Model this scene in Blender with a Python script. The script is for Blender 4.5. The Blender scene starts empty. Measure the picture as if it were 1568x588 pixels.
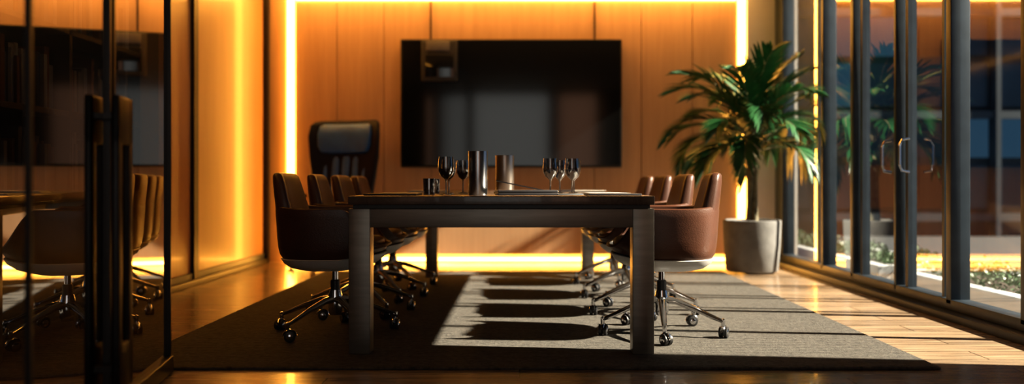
import bpy, bmesh, math, random
from mathutils import Vector, Matrix
random.seed(7)
S=bpy.context.scene
pi=math.pi
# ---------------------------------------------------------------- materials
def new(name):
    m=bpy.data.materials.new(name); m.use_nodes=True
    nt=m.node_tree
    return m,nt,nt.nodes,nt.links
def pbr(name,col,rough=.5,metal=0,noise=0,nscale=20,bump=0,bscale=80,coat=0,spec=.5,stretch=None,sheen=0):
    m,nt,N,L=new(name); b=N['Principled BSDF']
    b.inputs['Base Color'].default_value=(*col,1); b.inputs['Roughness'].default_value=rough
    b.inputs['Metallic'].default_value=metal; b.inputs['Coat Weight'].default_value=coat
    b.inputs['Specular IOR Level'].default_value=spec
    b.inputs['Sheen Weight'].default_value=sheen
    tc=N.new('ShaderNodeTexCoord'); mp=N.new('ShaderNodeMapping'); L.new(tc.outputs['Object'],mp.inputs[0])
    if stretch: mp.inputs['Scale'].default_value=stretch
    if noise:
        n=N.new('ShaderNodeTexNoise'); n.inputs['Scale'].default_value=nscale; n.inputs['Detail'].default_value=6
        L.new(mp.outputs[0],n.inputs[0])
        r=N.new('ShaderNodeValToRGB'); r.color_ramp.elements[0].position=.3; r.color_ramp.elements[1].position=.7
        r.color_ramp.elements[0].color=(*[c*(1-noise) for c in col],1)
        r.color_ramp.elements[1].color=(*[min(1,c*(1+noise)) for c in col],1)
        L.new(n.outputs[0],r.inputs[0]); L.new(r.outputs[0],b.inputs['Base Color'])
    if bump:
        n=N.new('ShaderNodeTexNoise'); n.inputs['Scale'].default_value=bscale; n.inputs['Detail'].default_value=4
        L.new(mp.outputs[0],n.inputs[0])
        bu=N.new('ShaderNodeBump'); bu.inputs['Strength'].default_value=bump; bu.inputs['Distance'].default_value=.01
        L.new(n.outputs[0],bu.inputs['Height']); L.new(bu.outputs[0],b.inputs['Normal'])
    return m
def emis(name,col,s):
    m,nt,N,L=new(name); N.remove(N['Principled BSDF'])
    e=N.new('ShaderNodeEmission'); e.inputs[0].default_value=(*col,1); e.inputs[1].default_value=s
    L.new(e.outputs[0],N['Material Output'].inputs[0]); return m
def glass(name,tint,f0=.05,rough=0.0,grow=1.0,refl=(1,1,1)):
    m,nt,N,L=new(name); N.remove(N['Principled BSDF'])
    t=N.new('ShaderNodeBsdfTransparent'); t.inputs[0].default_value=(*tint,1)
    g=N.new('ShaderNodeBsdfGlossy'); g.inputs['Roughness'].default_value=rough; g.inputs[0].default_value=(*refl,1)
    lw=N.new('ShaderNodeLayerWeight'); lw.inputs[0].default_value=.5
    p=N.new('ShaderNodeMath'); p.operation='POWER'; p.inputs[1].default_value=5/grow
    L.new(lw.outputs['Facing'],p.inputs[0])
    q=N.new('ShaderNodeMath'); q.operation='MULTIPLY_ADD'; q.inputs[1].default_value=1-f0; q.inputs[2].default_value=f0
    L.new(p.outputs[0],q.inputs[0])
    x=N.new('ShaderNodeMixShader'); L.new(q.outputs[0],x.inputs[0]); L.new(t.outputs[0],x.inputs[1]); L.new(g.outputs[0],x.inputs[2])
    L.new(x.outputs[0],N['Material Output'].inputs[0]); return m
def wood(name,c1,c2,rough,axis='Z',plank=None,coat=0,gs=1.0,bump=.15):
    m,nt,N,L=new(name); b=N['Principled BSDF']; b.inputs['Roughness'].default_value=rough; b.inputs['Coat Weight'].default_value=coat
    tc=N.new('ShaderNodeTexCoord'); mp=N.new('ShaderNodeMapping'); L.new(tc.outputs['Object'],mp.inputs[0])
    sc={'Z':(14,14,.8),'X':(.9,14,14),'Y':(14,.8,14)}[axis]
    mp.inputs['Scale'].default_value=tuple(s*gs for s in sc)
    n=N.new('ShaderNodeTexNoise'); n.inputs['Scale'].default_value=1.6; n.inputs['Detail'].default_value=9; n.inputs['Roughness'].default_value=.62; n.inputs['Distortion'].default_value=.8
    L.new(mp.outputs[0],n.inputs[0])
    r=N.new('ShaderNodeValToRGB'); r.color_ramp.elements[0].position=.32; r.color_ramp.elements[1].position=.7
    r.color_ramp.elements[0].color=(*c1,1); r.color_ramp.elements[1].color=(*c2,1)
    L.new(n.outputs[0],r.inputs[0]); out=r.outputs[0]; hgt=n.outputs[0]
    if plank:
        br=N.new('ShaderNodeTexBrick'); br.inputs['Scale'].default_value=1
        br.inputs['Brick Width'].default_value=plank[0]; br.inputs['Row Height'].default_value=plank[1]
        br.inputs['Mortar Size'].default_value=.004; br.inputs['Mortar Smooth'].default_value=.3; br.offset=.37
        br.inputs['Color1'].default_value=(.72,.72,.72,1); br.inputs['Color2'].default_value=(1.15,1.1,1.05,1); br.inputs['Mortar'].default_value=(.12,.1,.08,1)
        L.new(tc.outputs['Object'],br.inputs[0])
        mx=N.new('ShaderNodeMix'); mx.data_type='RGBA'; mx.blend_type='MULTIPLY'; mx.inputs[0].default_value=1
        L.new(out,mx.inputs[6]); L.new(br.outputs[0],mx.inputs[7]); out=mx.outputs[2]
    L.new(out,b.inputs['Base Color'])
    bu=N.new('ShaderNodeBump'); bu.inputs['Strength'].default_value=bump; bu.inputs['Distance'].default_value=.004
    L.new(hgt,bu.inputs['Height']); L.new(bu.outputs[0],b.inputs['Normal'])
    return m

M_floor=wood('oak_floor',(.15,.105,.07),(.46,.34,.23),.24,'X',(2.2,.19),coat=.2,gs=1.3,bump=.3)
M_panel=wood('wall_wood',(.46,.285,.155),(.54,.34,.19),.48,'Z',gs=.8,bump=.02)
M_left=wood('left_wall_wood',(.36,.185,.083),(.41,.22,.10),.36,'Z',gs=.5,coat=.12,bump=.03)
M_dkwall=pbr('dark_wall_tone',(.022,.019,.018),.35,noise=.3,nscale=3)
M_plaster=pbr('plaster',(.58,.55,.51),.8,noise=.06,nscale=4)
M_ceil=pbr('ceiling_paint',(.30,.27,.23),.9,noise=.04,nscale=3)
M_dark=pbr('slate_aluminium',(.030,.042,.056),.40,metal=.4,noise=.15,nscale=9)
M_black=pbr('black_metal',(.008,.008,.009),.4,metal=.3,noise=.2,nscale=12)
M_seam=pbr('panel_seam',(.10,.055,.03),.8,noise=.1)
M_led=emis('led_strip',(1,.44,.065),24)
M_glass=glass('window_glass',(.54,.63,.71),.10,0.0,1.65)
M_dglass=glass('smoked_glass',(.40,.35,.31),.30,0.01,3.0)
M_drink=glass('drinking_glass',(.50,.52,.54),.14,0.0,2.0)
M_bronze=pbr('bronze_metal',(.21,.19,.165),.38,metal=.6,noise=.12,nscale=6,stretch=(1,1,8))
M_top=wood('table_top_wood',(.070,.049,.038),(.13,.093,.07),.30,'Y',coat=.3,gs=1.2)
M_leather=pbr('brown_leather',(.068,.026,.014),.40,noise=.22,nscale=6,bump=.12,bscale=160,spec=.5,coat=.05)
M_pan=pbr('seat_shell_plastic',(.50,.49,.47),.4,noise=.05)
M_chrome=pbr('chrome',(.62,.62,.64),.1,metal=1,noise=.03)
M_rubber=pbr('caster_rubber',(.012,.012,.013),.45,noise=.1)
M_blue=pbr('slate_leather',(.034,.14,.50),.36,noise=.15,nscale=8,bump=.12,bscale=120,coat=.1)
M_bluedk=pbr('slate_leather_shell',(.006,.010,.026),.55,noise=.15,nscale=8,spec=.2)
M_pot=pbr('concrete_pot',(.125,.123,.12),.8,noise=.2,nscale=9,bump=.2,bscale=60)
M_soil=pbr('potting_soil',(.03,.02,.014),.95,noise=.4,nscale=50,bump=.6,bscale=60)
M_leaf=pbr('palm_leaf',(.016,.078,.024),.4,noise=.5,nscale=4,coat=.1)
M_stem=pbr('palm_stem',(.13,.11,.06),.7,noise=.4,nscale=20)
M_screen=pbr('tv_screen',(.006,.007,.008),.08,spec=.75,noise=.05,nscale=2)
M_paper=pbr('paper',(.60,.58,.53),.8,noise=.03)
M_note=pbr('notebook_cover',(.018,.018,.022),.45,noise=.2)
M_steel=pbr('brushed_steel',(.42,.43,.45),.25,metal=1,noise=.1,nscale=5,stretch=(8,8,.5))
M_copper=pbr('bronze_vase_metal',(.42,.37,.33),.32,metal=1,noise=.1,nscale=5,stretch=(8,8,.5))
M_white=pbr('white_concrete',(.40,.42,.43),.7,noise=.08,nscale=6)
M_pave=pbr('terrace_paving',(.018,.022,.027),.8,noise=.12,nscale=3)
M_hedge=pbr('shrub_leaf',(.04,.09,.035),.5,noise=.5,nscale=30)
M_fill=emis('rear_panel_fill_glow',(.66,.66,.62),1.4)  # glow added to the rear wall panels as front fill
M_fill2=emis('amber_panel_fill_glow',(.80,.42,.26),1.1)  # amber panel, its glow added as fill too
M_wine=pbr('dark_wine',(.012,.008,.009),.05,noise=.1)
M_sbox=pbr('dark_screen_box',(.030,.030,.032),.5,noise=.1)
M_splate=pbr('pale_box_plate',(.16,.15,.14),.5,noise=.1)

# rug
m,nt,N,L=new('woven_rug'); b=N['Principled BSDF']; b.inputs['Roughness'].default_value=.95; b.inputs['Sheen Weight'].default_value=.03
tc=N.new('ShaderNodeTexCoord')
n1=N.new('ShaderNodeTexNoise'); n1.inputs['Scale'].default_value=42; n1.inputs['Detail'].default_value=5; n1.inputs['Roughness'].default_value=.8
L.new(tc.outputs['Object'],n1.inputs[0])
wv=N.new('ShaderNodeTexWave'); wv.bands_direction='Y'; wv.inputs['Scale'].default_value=14; wv.inputs['Distortion'].default_value=3; wv.inputs['Detail'].default_value=3
L.new(tc.outputs['Object'],wv.inputs[0])
mu=N.new('ShaderNodeMath'); mu.operation='MULTIPLY_ADD'; mu.inputs[1].default_value=.35; L.new(wv.outputs[1],mu.inputs[0]); L.new(n1.outputs[0],mu.inputs[2])
r=N.new('ShaderNodeValToRGB'); r.color_ramp.elements[0].position=.45; r.color_ramp.elements[1].position=.92
r.color_ramp.elements[0].color=(.008,.0075,.007,1); r.color_ramp.elements[1].color=(.135,.120,.10,1)
L.new(mu.outputs[0],r.inputs[0]); L.new(r.outputs[0],b.inputs['Base Color'])
bu=N.new('ShaderNodeBump'); bu.inputs['Strength'].default_value=1; bu.inputs['Distance'].default_value=.02
L.new(mu.outputs[0],bu.inputs['Height']); L.new(bu.outputs[0],b.inputs['Normal'])
M_rug=m

# ---------------------------------------------------------------- mesh builder
class B:
    def __init__(s): s.bm=bmesh.new(); s.mats=[]
    def mi(s,m):
        if m not in s.mats: s.mats.append(m)
        return s.mats.index(m)
    def box(s,lo,hi,m,bev=0,mtx=None):
        bm=s.bm; k=s.mi(m)
        c=[(lo[i]+hi[i])/2 for i in range(3)]; d=[hi[i]-lo[i] for i in range(3)]
        r=bmesh.ops.create_cube(bm,size=1); vs=r['verts']
        for v in vs: v.co=Vector((v.co.x*d[0]+c[0],v.co.y*d[1]+c[1],v.co.z*d[2]+c[2]))
        fs=list({f for v in vs for f in v.link_faces})
        for f in fs: f.material_index=k
        if bev:
            es=list({e for f in fs for e in f.edges})
            r=bmesh.ops.bevel(bm,geom=es,offset=min(bev,min(d)*.45),segments=3,profile=.5,affect='EDGES',material=k)
            vs=list({v for f in r['faces'] for v in f.verts}|{v for v in vs if v.is_valid})
        if mtx is not None:
            for v in vs:
                if v.is_valid: v.co=mtx@v.co
        return vs
    def loft(s,rings,m,cap=True,closed=True):
        bm=s.bm;k=s.mi(m); R=[[bm.verts.new(p) for p in r] for r in rings]; n=len(R[0])
        for a,b_ in zip(R[:-1],R[1:]):
            for i in range(n if closed else n-1):
                j=(i+1)%n
                try:
                    f=bm.faces.new((a[i],a[j],b_[j],b_[i])); f.material_index=k
                except ValueError: pass
        if cap:
            for r in (R[0][::-1],R[-1]):
                f=bm.faces.new(r); f.material_index=k
        return R
    def tube(s,pts,rad,m,n=12,flat=1.0):
        rings=[]
        pts=[Vector(p) for p in pts]
        if not isinstance(rad,(list,tuple)): rad=[rad]*len(pts)
        for i,p in enumerate(pts):
            t=(pts[min(i+1,len(pts)-1)]-pts[max(i-1,0)]).normalized()
            up=Vector((0,0,1)) if abs(t.z)<.95 else Vector((0,1,0))
            a=t.cross(up).normalized(); c=a.cross(t).normalized()
            rings.append([p+a*math.cos(2*pi*q/n)*rad[i]+c*math.sin(2*pi*q/n)*rad[i]*flat for q in range(n)])
        s.loft(rings,m)
    def lathe(s,prof,m,n=32,c=(0,0,0),cap=True):
        s.loft([[(c[0]+r*math.cos(2*pi*q/n),c[1]+r*math.sin(2*pi*q/n),c[2]+z) for q in range(n)] for r,z in prof],m,cap=cap)
    def obj(s,name,loc=(0,0,0),rz=0,ang=38,smooth=True):
        bm=s.bm; bmesh.ops.recalc_face_normals(bm,faces=bm.faces)
        if smooth:
            for f in bm.faces: f.smooth=True
            for e in bm.edges:
                if len(e.link_faces)==2: e.smooth=e.calc_face_angle(0)<math.radians(ang)
        me=bpy.data.meshes.new(name); bm.to_mesh(me); bm.free()
        for m in s.mats: me.materials.append(m)
        o=bpy.data.objects.new(name,me); S.collection.objects.link(o)
        o.location=loc; o.rotation_euler=(0,0,rz); return o
def inst(o,name,loc,rz=0):
    p=bpy.data.objects.new(name,o.data); S.collection.objects.link(p); p.location=loc; p.rotation_euler=(0,0,rz); return p
def sup(ph,a,b_,e):
    c,s_=math.cos(ph),math.sin(ph)
    return (a*math.copysign(abs(c)**(2/e),c), b_*math.copysign(abs(s_)**(2/e),s_))
def sstep(a,b_,x):
    t=max(0,min(1,(x-a)/(b_-a))); return t*t*(3-2*t)

XL,XR,YB,YF,ZC=-2.65,2.70,8.84,-2.0,3.0
# ---------------------------------------------------------------- shell
b=B(); b.box((XL-.2,YF-.2,-.1),(XR+.12,YB+.3,0),M_floor); b.obj('floor',smooth=False)
b=B(); b.box((XL-.2,YF-.2,ZC),(XR+.2,YB+.3,ZC+.15),M_ceil)
b.obj('ceiling',smooth=False)
b=B()
b.box((XL-.2,YB+.06,0),(XR+.2,YB+.26,ZC),M_plaster)
seams=[-2.33,-1.897,-1.41,-.921,.772,1.26,1.79,2.255]
for i in range(len(seams)-1):
    b.box((seams[i]+.003,YB,.085),(seams[i+1]-.003,YB+.05,2.71),M_panel,bev=.002)
b.box((seams[0]+.02,YB+.045,.10),(seams[-1]-.02,YB+.059,2.70),M_seam)
b.box((XL,YB+.02,0),(-2.43,YB+.059,ZC),M_panel)
b.obj('wall_back',smooth=False)
b=B(); b.box((2.35,YB-.02,0),(XR+.0,YB+.055,ZC),M_plaster); b.obj('wall_return',smooth=False)
b=B(); b.box((XL,YB-.05,0),(XL+.05,YB+.015,ZC),M_black); b.obj('trim_1',smooth=False)
b=B()
b.tube([(-2.38,YB+.008,0.0),(-2.38,YB+.008,2.78)],.034,M_led,n=16)
b.tube([(2.30,YB+.008,0.0),(2.30,YB+.008,2.78)],.034,M_led,n=16)
b.box((-2.32,YB-.006,.020),(2.24,YB+.03,.048),M_led)
b.box((-2.32,YB-.02,2.725),(2.24,YB+.03,2.77),M_led)
b.obj('led_light_strip')
b=B(); b.box((XL+.01,2.0,2.86),(XL+.04,YB-.1,2.885),M_led); b.obj('led_cove_strip')
# left wall
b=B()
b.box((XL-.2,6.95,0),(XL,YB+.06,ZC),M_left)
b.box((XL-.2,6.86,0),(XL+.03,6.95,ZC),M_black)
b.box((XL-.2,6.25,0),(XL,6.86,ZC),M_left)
b.box((XL-.2,YF,0),(XL,6.25,ZC),M_dkwall)  # coloured dark for the dimness behind the glass, so reflections show
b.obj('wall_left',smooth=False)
b=B(); b.box((XL,YF+.02,0),(XL+.05,YB-.06,.05),M_black,bev=.006); b.box((XL,YF+.02,.05),(XL+.02,YB-.06,.10),M_dark); b.obj('baseboard_left')
# rear wall (behind the camera)
b=B()
b.box((XL-.2,YF-.2,0),(XR+.2,YF,ZC),M_dkwall)
b.box((-1.05,YF,0.1),(.65,YF+.03,2.85),M_fill); b.box((.9,YF,0.1),(1.75,YF+.03,2.85),M_fill2)
b.box((.65,YF,0),(.9,YF+.07,2.9),M_black); b.box((-1.12,YF,0),(-1.05,YF+.07,2.9),M_black)
for z in (.95,): b.box((-1.05,YF,z),(.65,YF+.05,z+.03),M_black)
b.obj('wall_rear',smooth=False)

# shelf of books added on the darkened wall for one reflected in the glass
b=B()
for z in (.75,1.18,1.62,2.06): b.box((XL+.001,3.7,z),(XL+.24,5.43,z+.03),M_dkwall,bev=.003)
for y in (3.7,4.56,5.40): b.box((XL+.001,y,.75),(XL+.24,y+.03,2.09),M_dkwall)
bc=[pbr('book_cover_%d'%i,c,.6,noise=.1) for i,c in enumerate([(.3,.29,.28),(.2,.07,.04),(.08,.12,.18),(.25,.16,.1),(.45,.42,.38)])]
for z in (.78,1.21,1.65):
    for (ya,yb) in ((3.75,4.54),(4.60,5.38)):
        y=ya
        while y<yb-.06:
            w=random.uniform(.02,.05); h=random.uniform(.22,.33)
            if random.random()<.82: b.box((XL+.02,y,z+.001),(XL+random.uniform(.17,.21),y+w-.003,z+h),random.choice(bc))
            y+=w
b.obj('reflected_bookshelf',smooth=False)

# ---------------------------------------------------------------- right glazing
YS=3.8
ms=[(8.62,.1),(7.45,.05),(6.78,.06),(6.0,.035),(5.25,.06),(4.47,.05)]
b=B()
for y,w in ms: b.box((XR-.06,y-w/2,.08),(XR+.06,y+w/2,2.78),M_dark,bev=.004)
b.box((XR-.06,8.68,.0),(XR+.10,YB-.025,ZC),M_dark)
b.box((XR-.14,YS,0),(XR+.1,8.68,.045),M_dark,bev=.004)
b.box((XR-.06,YS,.045),(XR+.06,8.68,.11),M_dark,bev=.004)
b.box((XR-.06,YS,2.76),(XR+.10,8.68,ZC),M_dark)
b.box((XR-.03,5.86,.1),(XR+.03,5.90,2.76),M_dark)
b.box((XR-.03,7.62,.1),(XR+.03,7.66,2.76),M_dark); b.box((XR-.03,6.64,.1),(XR+.03,6.68,2.76),M_dark); b.box((XR-.03,5.36,.1),(XR+.03,5.39,2.76),M_dark)
b.obj('window_frame')
b=B(); b.box((XR-.06,YF,0),(XR+.12,YS-.001,ZC),M_dkwall); b.obj('sun_block_wall_right',smooth=False)  # unseen solid section added to keep sun off the front floor
b=B()
ys=[8.68]+[y for y,w in ms[1:]]+[YS]
for i in range(len(ys)-1):
    bm=b.bm; k=b.mi(M_glass)
    f=bm.faces.new([bm.verts.new(p) for p in ((XR,ys[i],.1),(XR,ys[i+1],.1),(XR,ys[i+1],2.78),(XR,ys[i],2.78))])
b.obj('window_1',smooth=False)
b=B()
for y in (5.80,6.08):
    b.tube([(XR-.05,y,.90),(XR-.10,y,.91),(XR-.115,y,.95),(XR-.115,y,1.08),(XR-.10,y,1.12),(XR-.05,y,1.13)],.010,M_chrome)
b.obj('door_pull')

# ---------------------------------------------------------------- left smoked glass partition
th=math.atan2(-.987,.1616)
b=B()
def pane(x0,x1):
    k=b.mi(M_dglass); f=b.bm.faces.new([b.bm.verts.new(p) for p in ((x0,0,.06),(x1,0,.06),(x1,0,2.95),(x0,0,2.95))]); f.material_index=k
pane(.02,.795); pane(.845,1.49); pane(1.51,3.0)
b.box((0,-.014,0),(.016,.014,2.98),M_black); b.box((.79,-.012,0),(.805,.012,2.98),M_black); b.box((.835,-.012,0),(.85,.012,2.98),M_black)
b.box((1.49,-.008,0),(1.505,.008,2.98),M_black)
b.box((0,-.025,0),(3.0,.025,.07),M_black,bev=.004); b.box((0,-.03,2.93),(3.0,.03,2.985),M_black)
for sd in (1,-1):
    y0,y1=(.03,.055) if sd>0 else (-.055,-.03)
    for x0,x1 in ((.735,.785),(.855,.905)):
        b.box((x0,y0,.12),(x1,y1,1.12),M_black,bev=.008)
    b.box((.735,y0,.955),(.905,y1,1.12),M_black,bev=.008); b.box((.735,y0,.12),(.905,y1,.28),M_black,bev=.008)
    for z in (.2,1.05):
        for x in (.76,.88): b.box((x-.01,min(0,y0) if sd<0 else 0,z-.01),(x+.01,y1 if sd>0 else 0,z+.01),M_black)
b.obj('glass_partition_door',loc=(-1.54,3.73,.002),rz=th)

# ---------------------------------------------------------------- rug
b=B(); b.box((-1.80,3.76,0.001),(1.86,7.85,.014),M_rug,bev=.005); b.obj('area_rug',smooth=False)

RZ=.0145
# ---------------------------------------------------------------- table
b=B()
x0,x1,y0,y1=-.815,.64,4.04,7.45
b.box((x0,y0,.708),(x1,y1,.75),M_top,bev=.004)
b.box((x0+.02,y0+.02,.69),(x1-.02,y1-.02,.709),M_black)  # black sheet paints the shadow gap below the top
for lx in (x0+.002,x1-.104):
    for ly in (y0+.005,y1-.105): b.box((lx,ly,0),(lx+.102,ly+.10,.69),M_bronze,bev=.003)
for ly in (y0+.012,y1-.09): b.box((x0+.10,ly,.60),(x1-.10,ly+.08,.689),M_bronze,bev=.003)
for lx in (x0+.42,x1-.48): b.box((lx,y0+.1,.60),(lx+.06,y1-.1,.689),M_bronze,bev=.003)
b.obj('conference_table',loc=(0,0,RZ))
TT=.75+RZ

# ---------------------------------------------------------------- swivel chairs
def base5(b,rot,R=.33,hub=.20,pan_z=.36,flat=.7):
    b.lathe([(.001,.10),(.03,.10),(.038,.12),(.038,.20),(.03,.235),(.001,.235)],M_chrome,n=20,cap=False)
    b.lathe([(.017,.22),(.017,pan_z)],M_chrome,n=16)
    b.lathe([(.026,.22),(.026,.285),(.02,.29)],M_rubber,n=16)
    for k in range(5):
        a=rot+k*2*pi/5; c,s_=math.cos(a),math.sin(a)
        pts=[(c*r_,s_*r_,z) for r_,z in ((.02,.185),(.08,.178),(.18,.145),(.27,.108),(R,.086))]
        b.tube(pts,[.026,.022,.018,.015,.012],M_chrome,n=10,flat=.8)
        cx,cy=c*R,s_*R
        b.lathe([(.008,.06),(.011,.066),(.011,.098),(.004,.102)],M_chrome,n=12,c=(cx,cy,0))
        t=a+.6+k*.9; d=Vector((math.cos(t),math.sin(t),0)); n_=Vector((-math.sin(t),math.cos(t),0))
        w0=Vector((cx,cy,.029))+d*.012
        for sgn in (-1,1):
            p=w0+n_*sgn*.013
            b.tube([p-n_*.010,p-n_*.008,p+n_*.008,p+n_*.010],[.024,.029,.029,.024],M_rubber,n=20)
            b.tube([p+n_*sgn*.0095,p+n_*sgn*.0125],[.018,.014],M_chrome,n=16)
        hood=[]
        for q in range(9):
            an=pi*(.02+.96*q/8); hood.append(w0+d*math.cos(an)*.034+Vector((0,0,1))*math.sin(an)*.034)
        b.tube(hood,[.010]*9,M_chrome,n=8,flat=.5)

def slab(b,m,zs,n=40,e=4):
    rings=[]
    for z,w,t,yc,bd in zs:
        r=[]
        for q in range(n):
            x,y=sup(2*pi*q/n,w,t/2,e); r.append((x,yc+y+bd*(x/.25)**2,z))
        rings.append(r)
    b.loft(rings,m)

def make_chair(rot):
    b=B(); n=72
    def top(ph):
        s_=math.sin(ph)
        return .668-.190*sstep(.35,.93,sup(ph,1,1,3.4)[1]) + .012*sstep(.2,1,-s_)
    rings=[]
    def ring(sc,zf):
        r=[]
        for q in range(n):
            ph=2*pi*q/n; x,y=sup(ph,.298,.292,3.0)
            r.append((x*sc,y*sc,zf(ph)))
        return r
    def lower(z): return lambda ph: z+.03*sstep(0,1,math.sin(ph))
    for sc,z in ((.02,.405),(.45,.405),(.80,.408),(.90,.418),(.945,.440)): rings.append(ring(sc,lower(z)))
    for t,sc in ((.15,.972),(.35,.988),(.6,1.0),(.85,1.015),(.96,1.018)):
        rings.append(ring(sc,lambda ph,t=t: (.440+.03*sstep(0,1,math.sin(ph)))*(1-t)+top(ph)*t))
    for sc,dz in ((1.01,.008),(.985,.013),(.955,.008),(.94,-.008)): rings.append(ring(sc,lambda ph,dz=dz: top(ph)+dz))
    for t,sc in ((.6,.91),(.3,.88)): rings.append(ring(sc,lambda ph,t=t: .46*(1-t)+top(ph)*t))
    rings.append(ring(.85,lambda ph:.46)); rings.append(ring(.02,lambda ph:.46))
    b.loft(rings,M_leather)
    rs=[]
    for sc,z in ((.3,.462),(.80,.462),(.845,.472),(.86,.490),(.845,.508),(.78,.520),(.4,.524),(.02,.524)):
        rs.append([(lambda p:(p[0],p[1]*1.02+.005,z))(sup(2*pi*q/n,.298*sc,.292*sc,3)) for q in range(n)])
    b.loft(rs,M_leather)
    rs=[]
    for sc,z in ((.02,.343),(.35,.344),(.58,.350),(.76,.364),(.88,.388),(.935,.414),(.92,.418),(.02,.418)):
        rs.append([(lambda p,ph:(p[0],p[1],z+.025*sstep(0,1,math.sin(ph))*min(1,sc)))(sup(2*pi*q/n,.298*sc,.292*sc,2.8),2*pi*q/n) for q in range(n)])
    b.loft(rs,M_pan)
    slab(b,M_leather,[(.50,.20,.03,-.225,.03),(.52,.222,.075,-.228,.03),(.60,.232,.095,-.238,.035),(.68,.228,.098,-.250,.035),(.76,.212,.088,-.264,.034),
        (.82,.200,.078,-.274,.033),(.850,.192,.066,-.280,.032),(.862,.178,.045,-.283,.03),(.866,.15,.02,-.284,.03)])
    base5(b,rot)
    return b
c0=make_chair(-pi).obj('conference_chair',loc=(-1.0,4.62,RZ),rz=-pi/2+.03)
for y,dr in ((5.33,.05),(6.02,-.02),(6.70,.0)): inst(c0,'conference_chair',(-1.0,y,RZ),-pi/2+dr)
for y,dr in ((4.60,-.12),(5.34,.0),(6.12,.04),(6.92,.0)): inst(c0,'conference_chair',(.765,y,RZ),pi/2+dr)

# ---------------------------------------------------------------- executive chair
b=B()
base5(b,.3,R=.34,pan_z=.43)
b.box((-.28,-.26,.42),(.28,.28,.50),M_bluedk,bev=.03); b.box((-.265,-.22,.495),(.265,.29,.575),M_blue,bev=.035)
slab(b,M_bluedk,[(.50,.20,.04,-.27,.02),(.54,.26,.09,-.275,.03),(.80,.30,.10,-.315,.05),(1.05,.335,.10,-.355,.06),(1.25,.345,.10,-.385,.075),(1.36,.335,.09,-.400,.075),(1.395,.31,.07,-.405,.07),(1.41,.27,.03,-.408,.06)],e=5)
for i in range(5):
    xx=-.20+i*.10
    sp=[]
    for z in (.56,.60,.75,.9,1.02,1.06):
        k=.8 if z in (.56,1.06) else 1
        sp.append((xx*(1+.15*(z-.6)),-.245-.15*(z-.55)+.02*(xx/.2)**2,z,k))
    b.loft([[(p[0]+.05*p[3]*math.cos(2*pi*q/14),p[1]+.032*p[3]*math.sin(2*pi*q/14),p[2]) for q in range(14)] for p in sp],M_blue)
slab(b,M_blue,[(1.085,.18,.03,-.315,.04),(1.10,.235,.09,-.315,.045),(1.16,.262,.12,-.318,.05),(1.28,.268,.12,-.333,.05),(1.35,.255,.10,-.345,.05),(1.372,.22,.05,-.35,.05)],e=4)
for sx in (-1,1):
    b.tube([(sx*.29,.0,.45),(sx*.35,.0,.47),(sx*.355,-.02,.66)],[.016,.016,.016],M_chrome,n=10)
    b.box((sx*.355-.035,-.17,.66),(sx*.355+.035,.14,.695),M_bluedk,bev=.014)
ec=b.obj('executive_chair',loc=(-1.82,8.22,.001),rz=pi-.30); ec.scale=(1.12,1.0,1.03)

# ---------------------------------------------------------------- television
b=B()
tx0,tx1,tz0,tz1=-1.227,1.05,.985,2.305
b.box((tx0,YB-.075,tz0),(tx1,YB-.024,tz1),M_black,bev=.008)
b.box((tx0+.018,YB-.079,tz0+.022),(tx1-.018,YB-.0745,tz1-.018),M_screen)
b.box((tx0+.6,YB-.026,tz0+.3),(tx1-.6,YB-.001,tz1-.3),M_black)
b.box((-.93,YB-.030,tz1-.01),(-.913,YB-.022,2.71),M_black); b.box((.764,YB-.030,tz1-.01),(.781,YB-.022,2.71),M_black)
# box with paler plate, added for the dark rectangle showing in the screen
b.box((-1.01,YB-.115,1.87),(-.64,YB-.079,2.29),M_sbox,bev=.01)
b.box((-.97,YB-.119,1.91),(-.68,YB-.114,2.14),M_screen,bev=.002)
b.box((-.96,YB-.122,2.18),(-.72,YB-.114,2.275),M_splate,bev=.004)
b.obj('television')

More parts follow.
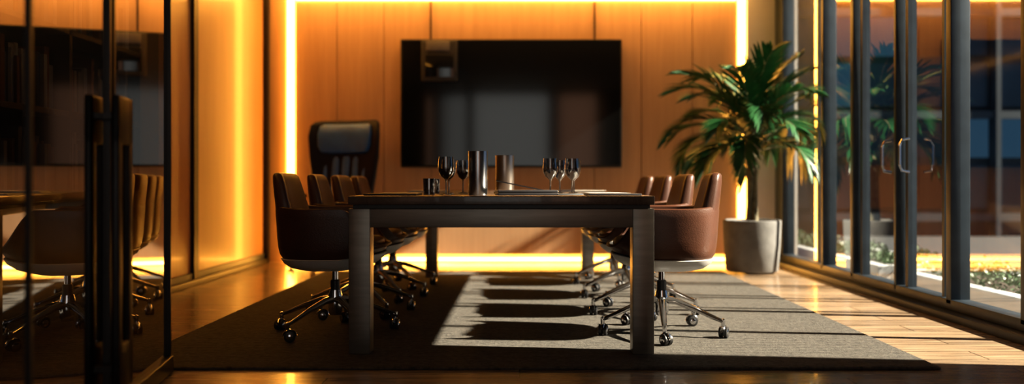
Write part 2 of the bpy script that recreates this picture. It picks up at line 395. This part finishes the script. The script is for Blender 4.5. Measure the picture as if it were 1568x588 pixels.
# ---------------------------------------------------------------- potted palm
b=B()
b.lathe([(.01,0),(.225,0),(.235,.012),(.255,.25),(.262,.45),(.260,.468),(.248,.472),(.238,.465),(.232,.43),(.01,.425)],M_pot,n=56,cap=False)
b.lathe([(.01,.43),(.235,.43)],M_soil,n=40,cap=False)
for k in range(4):
    a=k*1.7
    b.tube([(.035*math.cos(a),.035*math.sin(a),.42),(.03*math.cos(a+.5),.03*math.sin(a+.5),.7),(.025*math.cos(a+1),.025*math.sin(a+1),1.0),(.02*math.cos(a+1.2),.02*math.sin(a+1.2),1.22)],[.03,.024,.022,.016],M_stem,n=10)
kleaf=b.mi(M_leaf)
PX,PY=2.14,7.86
def soft(p):
    x=p.x; lim=.38
    if x>lim: x=lim+.08*(1-math.exp(-(x-lim)/.08))
    return Vector((x,min(p.y,.85),p.z))
def frond(a,el,Ln,droop,z0):
    p=Vector((.02*math.cos(a),.02*math.sin(a),z0)); n=30; pts=[];dirs=[]
    for i in range(n+1):
        t=i/n; e=el-droop*t**1.5
        d=Vector((math.cos(a)*math.cos(e),math.sin(a)*math.cos(e),math.sin(e)))
        pts.append(p.copy()); dirs.append(d); p=p+d*Ln/n
    b.tube([soft(q) for q in pts],[.008*(1-.8*i/n)+.001 for i in range(n+1)],M_stem,n=6)
    side=Vector((-math.sin(a),math.cos(a),0))
    for i in range(6,n+1):
        t=i/n; ll=Ln*.36*math.sin(pi*min(1,(t-.10)*.93))**.6+.03
        w=.0135
        for sg in (-1,1):
            d=(side*sg*(.95-.55*t)+dirs[i]*(.55+.8*t)+Vector((0,0,.15))).normalized()
            nrm=d.cross(dirs[i]).normalized() if t<.99 else side
            wd=d.cross(nrm).normalized()
            q=pts[i]+dirs[i]*random.uniform(-.01,.01); vv=[]
            dd=d+Vector((random.uniform(-.08,.08),)*3)
            for j in range(6):
                ww=w*(.35,.95,1.0,.85,.55,.04)[j]
                vv.append((b.bm.verts.new(soft(q-wd*ww)),b.bm.verts.new(soft(q+wd*ww))))
                q=q+dd*ll/5; dd=(dd+Vector((0,0,-.11))).normalized()
            for j in range(5):
                f=b.bm.faces.new((vv[j][0],vv[j][1],vv[j+1][1],vv[j+1][0])); f.material_index=kleaf
for i in range(36):
    a=i*2.39996; k=i/35
    frond(a,math.radians(84-62*k+random.uniform(-6,6)),random.uniform(.84,.94)-.16*k,math.radians(62+40*random.random()+20*k),1.08+.14*(1-k))
b.obj('potted_palm',loc=(PX,PY,0.0155),ang=60)

# ---------------------------------------------------------------- things on the table
def wine(b,c):
    b.lathe([(.034,0),(.034,.003),(.006,.008),(.0045,.02),(.0045,.070),(.010,.082),(.028,.098),(.039,.122),(.041,.148),(.037,.195)],M_drink,n=28,c=c,cap=False)
    b.lathe([(.001,.083),(.010,.084),(.027,.100),(.037,.124),(.038,.135),(.001,.135)],M_wine,n=28,c=c,cap=False)
b=B(); wine(b,(0,0,0)); w0=b.obj('wine_glass',loc=(-.375,4.33,TT))
for x,y in ((-.40,4.80),(-.335,5.02),(.165,4.62),(.235,5.02),(.285,4.66),(.33,5.2)): inst(w0,'wine_glass',(x,y,TT))
b=B(); b.lathe([(.030,0),(.033,.085),(.031,.085),(.028,.006),(.001,.006)],M_drink,n=28,cap=False); b.lathe([(.001,0),(.03,0)],M_drink,n=28,cap=False)
g0=b.obj('water_tumbler',loc=(-.47,4.42,TT)); inst(g0,'water_tumbler',(-.50,5.0,TT))
def canister(name,loc,R,h,m):
    b=B(); b.lathe([(.001,0),(R*.96,0),(R,.005),(R,h-.004),(R*.99,h),(R*.90,h),(R*.88,h-.02),(R*.86,.02),(.001,.02)],m,n=44,cap=False); b.obj(name,loc=loc)
canister('steel_vase',(-.215,4.38,TT),.050,.225,M_steel)
canister('bronze_vase',(-.095,5.35,TT),.058,.235,M_copper)
b=B()
for i in range(2): b.box((-.15,-.10,.014*i),(.15,.10,.014*i+.012),M_note,bev=.003)
for i in range(2): b.box((-.145,-.097,.014*i+.002),(.152,.097,.014*i+.010),M_paper)
b.obj('notebook',loc=(.03,4.34,TT),rz=.12)
b=B(); b.box((-.16,-.112,0),(.16,.112,.012),M_note,bev=.004)
b.box((0,-.112,0),(.30,.112,.006),M_note,mtx=Matrix.Translation((-.150,0,.072))@Matrix.Rotation(math.radians(11.5),4,'Y'))
b.obj('leather_folder',loc=(.01,4.95,TT),rz=.05)
def papers(loc,rz,k=4):
    b=B()
    for i in range(k): b.box((-.105+.004*i,-.148,.0022*i),(.105+.004*i,.148,.0022*i+.002),M_paper)
    return b.obj('paper_stack',loc=loc,rz=rz)
papers((.46,4.66,TT),.1); papers((.44,5.6,TT),-.1,6); papers((-.66,4.66,TT),.05); papers((-.62,5.6,TT),0,6)
b=B(); b.box((-.13,-.09,0),(.13,.09,.010),M_note,bev=.003); t0=b.obj('tablet_computer',loc=(.46,4.24,TT),rz=.06)
inst(t0,'tablet_computer',(-.63,4.24,TT),-.05); inst(t0,'tablet_computer',(.40,6.1,TT),.2)
b=B(); b.tube([(-.07,0,.005),(.065,0,.005),(.075,0,.005)],[.0045,.0045,.001],M_black,n=10); b.obj('ballpoint_pen',loc=(.25,4.22,TT),rz=.4)

# ---------------------------------------------------------------- outside
b=B(); b.box((XR+.121,YF-4,-.15),(26,32,-.06),M_pave); b.obj('terrace_ground',smooth=False)
b=B()
for y0_,y1_ in ((4.6,7.2),(7.5,12)):
    b.box((3.15,y0_,-.06),(3.27,y1_,.10),M_white,bev=.01); b.box((3.85,y0_,-.06),(3.97,y1_,.10),M_white,bev=.01)
    b.box((3.27,y0_,-.06),(3.85,y0_+.12,.10),M_white); b.box((3.27,y1_-.12,-.06),(3.85,y1_,.10),M_white)
    b.box((3.27,y0_+.12,-.06),(3.85,y1_-.12,.06),M_soil)
kk=b.mi(M_hedge)
for i in range(5200):
    y=random.uniform(4.75,11.8); x=random.uniform(3.3,3.82)
    z=.07+random.random()**.7*.17*(.6+.4*math.sin(y*5)*math.sin(x*9))
    p=Vector((x,y,z)); d=Vector((random.gauss(0,1),random.gauss(0,1),random.gauss(.5,.7))).normalized()*.035; w=d.orthogonal().normalized()*.013
    w=Matrix.Rotation(random.random()*6,3,d)@w
    f=b.bm.faces.new([b.bm.verts.new(q) for q in (p,p+d*.5+w,p+d,p+d*.5-w)]); f.material_index=kk
b.obj('shrub_planter',smooth=False)
# neighbouring building
cols=[((.02,.035,.05),.25),((.03,.05,.07),.3),((.07,.032,.024),.5),((.05,.07,.09),.3)]
pm=[pbr('facade_pane_%d'%i,c,.25,noise=.3,nscale=1) for i,(c,r_) in enumerate(cols)]
pm.append(emis('facade_lit_pane',(1,.5,.2),.4)); pm.append(emis('facade_dim_pane',(.5,.17,.10),.15)); pm.append(emis('facade_sky_pane',(.16,.34,.5),.30))
M_fr=pbr('facade_frame',(.022,.038,.055),.6,noise=.2,nscale=2)
b=B(); b.box((3.4,14.3,-.06),(18,16,11),M_fr)
x=3.5
while x<17.5:
    z=.4
    while z<10.4:
        m_=random.choices(pm,weights=[5,5,1.5,3,.4,1.6,2.5])[0]
        b.box((x,14.22,z),(x+.62,14.31,z+.72),m_)
        z+=.85
    x+=.74
for z in [(-.06+.85*i*2) for i in range(7)]: b.box((3.4,14.1,z+.25),(18,14.31,z+.38),M_fr)
for i in range(10): b.box((3.42+i*1.48,14.05,-.06),(3.50+i*1.48,14.31,11),M_fr)
b.obj('office_building',smooth=False)

# ---------------------------------------------------------------- lights
w=bpy.data.worlds.new('World'); S.world=w; w.use_nodes=True
nt=w.node_tree; bg=nt.nodes['Background']
bg.inputs[0].default_value=(.32,.50,.75,1); bg.inputs[1].default_value=.6
def sun(name,dirv,e,col,ang):
    l=bpy.data.lights.new(name,'SUN'); l.energy=e; l.color=col; l.angle=math.radians(ang)
    o=bpy.data.objects.new(name,l); S.collection.objects.link(o); o.rotation_euler=Vector(dirv).to_track_quat('-Z','Y').to_euler(); return o
sun('sun',(-1,.12,-.66),52,(1,.76,.52),1.2)
def area(name,loc,sx,sy,e,col,dirv):
    l=bpy.data.lights.new(name,'AREA'); l.shape='RECTANGLE'; l.size=sx; l.size_y=sy; l.energy=e; l.color=col
    o=bpy.data.objects.new(name,l); S.collection.objects.link(o); o.location=loc; o.rotation_euler=Vector(dirv).to_track_quat('-Z','Y').to_euler(); return o
area('cove_lamp',(-.05,8.60,2.93),4.6,.06,42,(1,.48,.12),(0,.32,-1))

# ---------------------------------------------------------------- camera
c=bpy.data.cameras.new('camera'); o=bpy.data.objects.new('camera',c); S.collection.objects.link(o)
o.location=(0,0,.827); o.rotation_euler=(pi/2,0,0); c.sensor_width=36; c.lens=29.96
c.shift_x=-12/1568; c.shift_y=-14/1568; c.clip_start=.05
c.dof.use_dof=True; c.dof.focus_distance=4.35; c.dof.aperture_fstop=.85
S.camera=o
S.view_settings.view_transform='Standard'
for lk in ('Medium High Contrast','High Contrast','None'):
    try:
        S.view_settings.look=lk; print('LOOK',lk); break
    except Exception as e: print(e)
S.view_settings.exposure=0
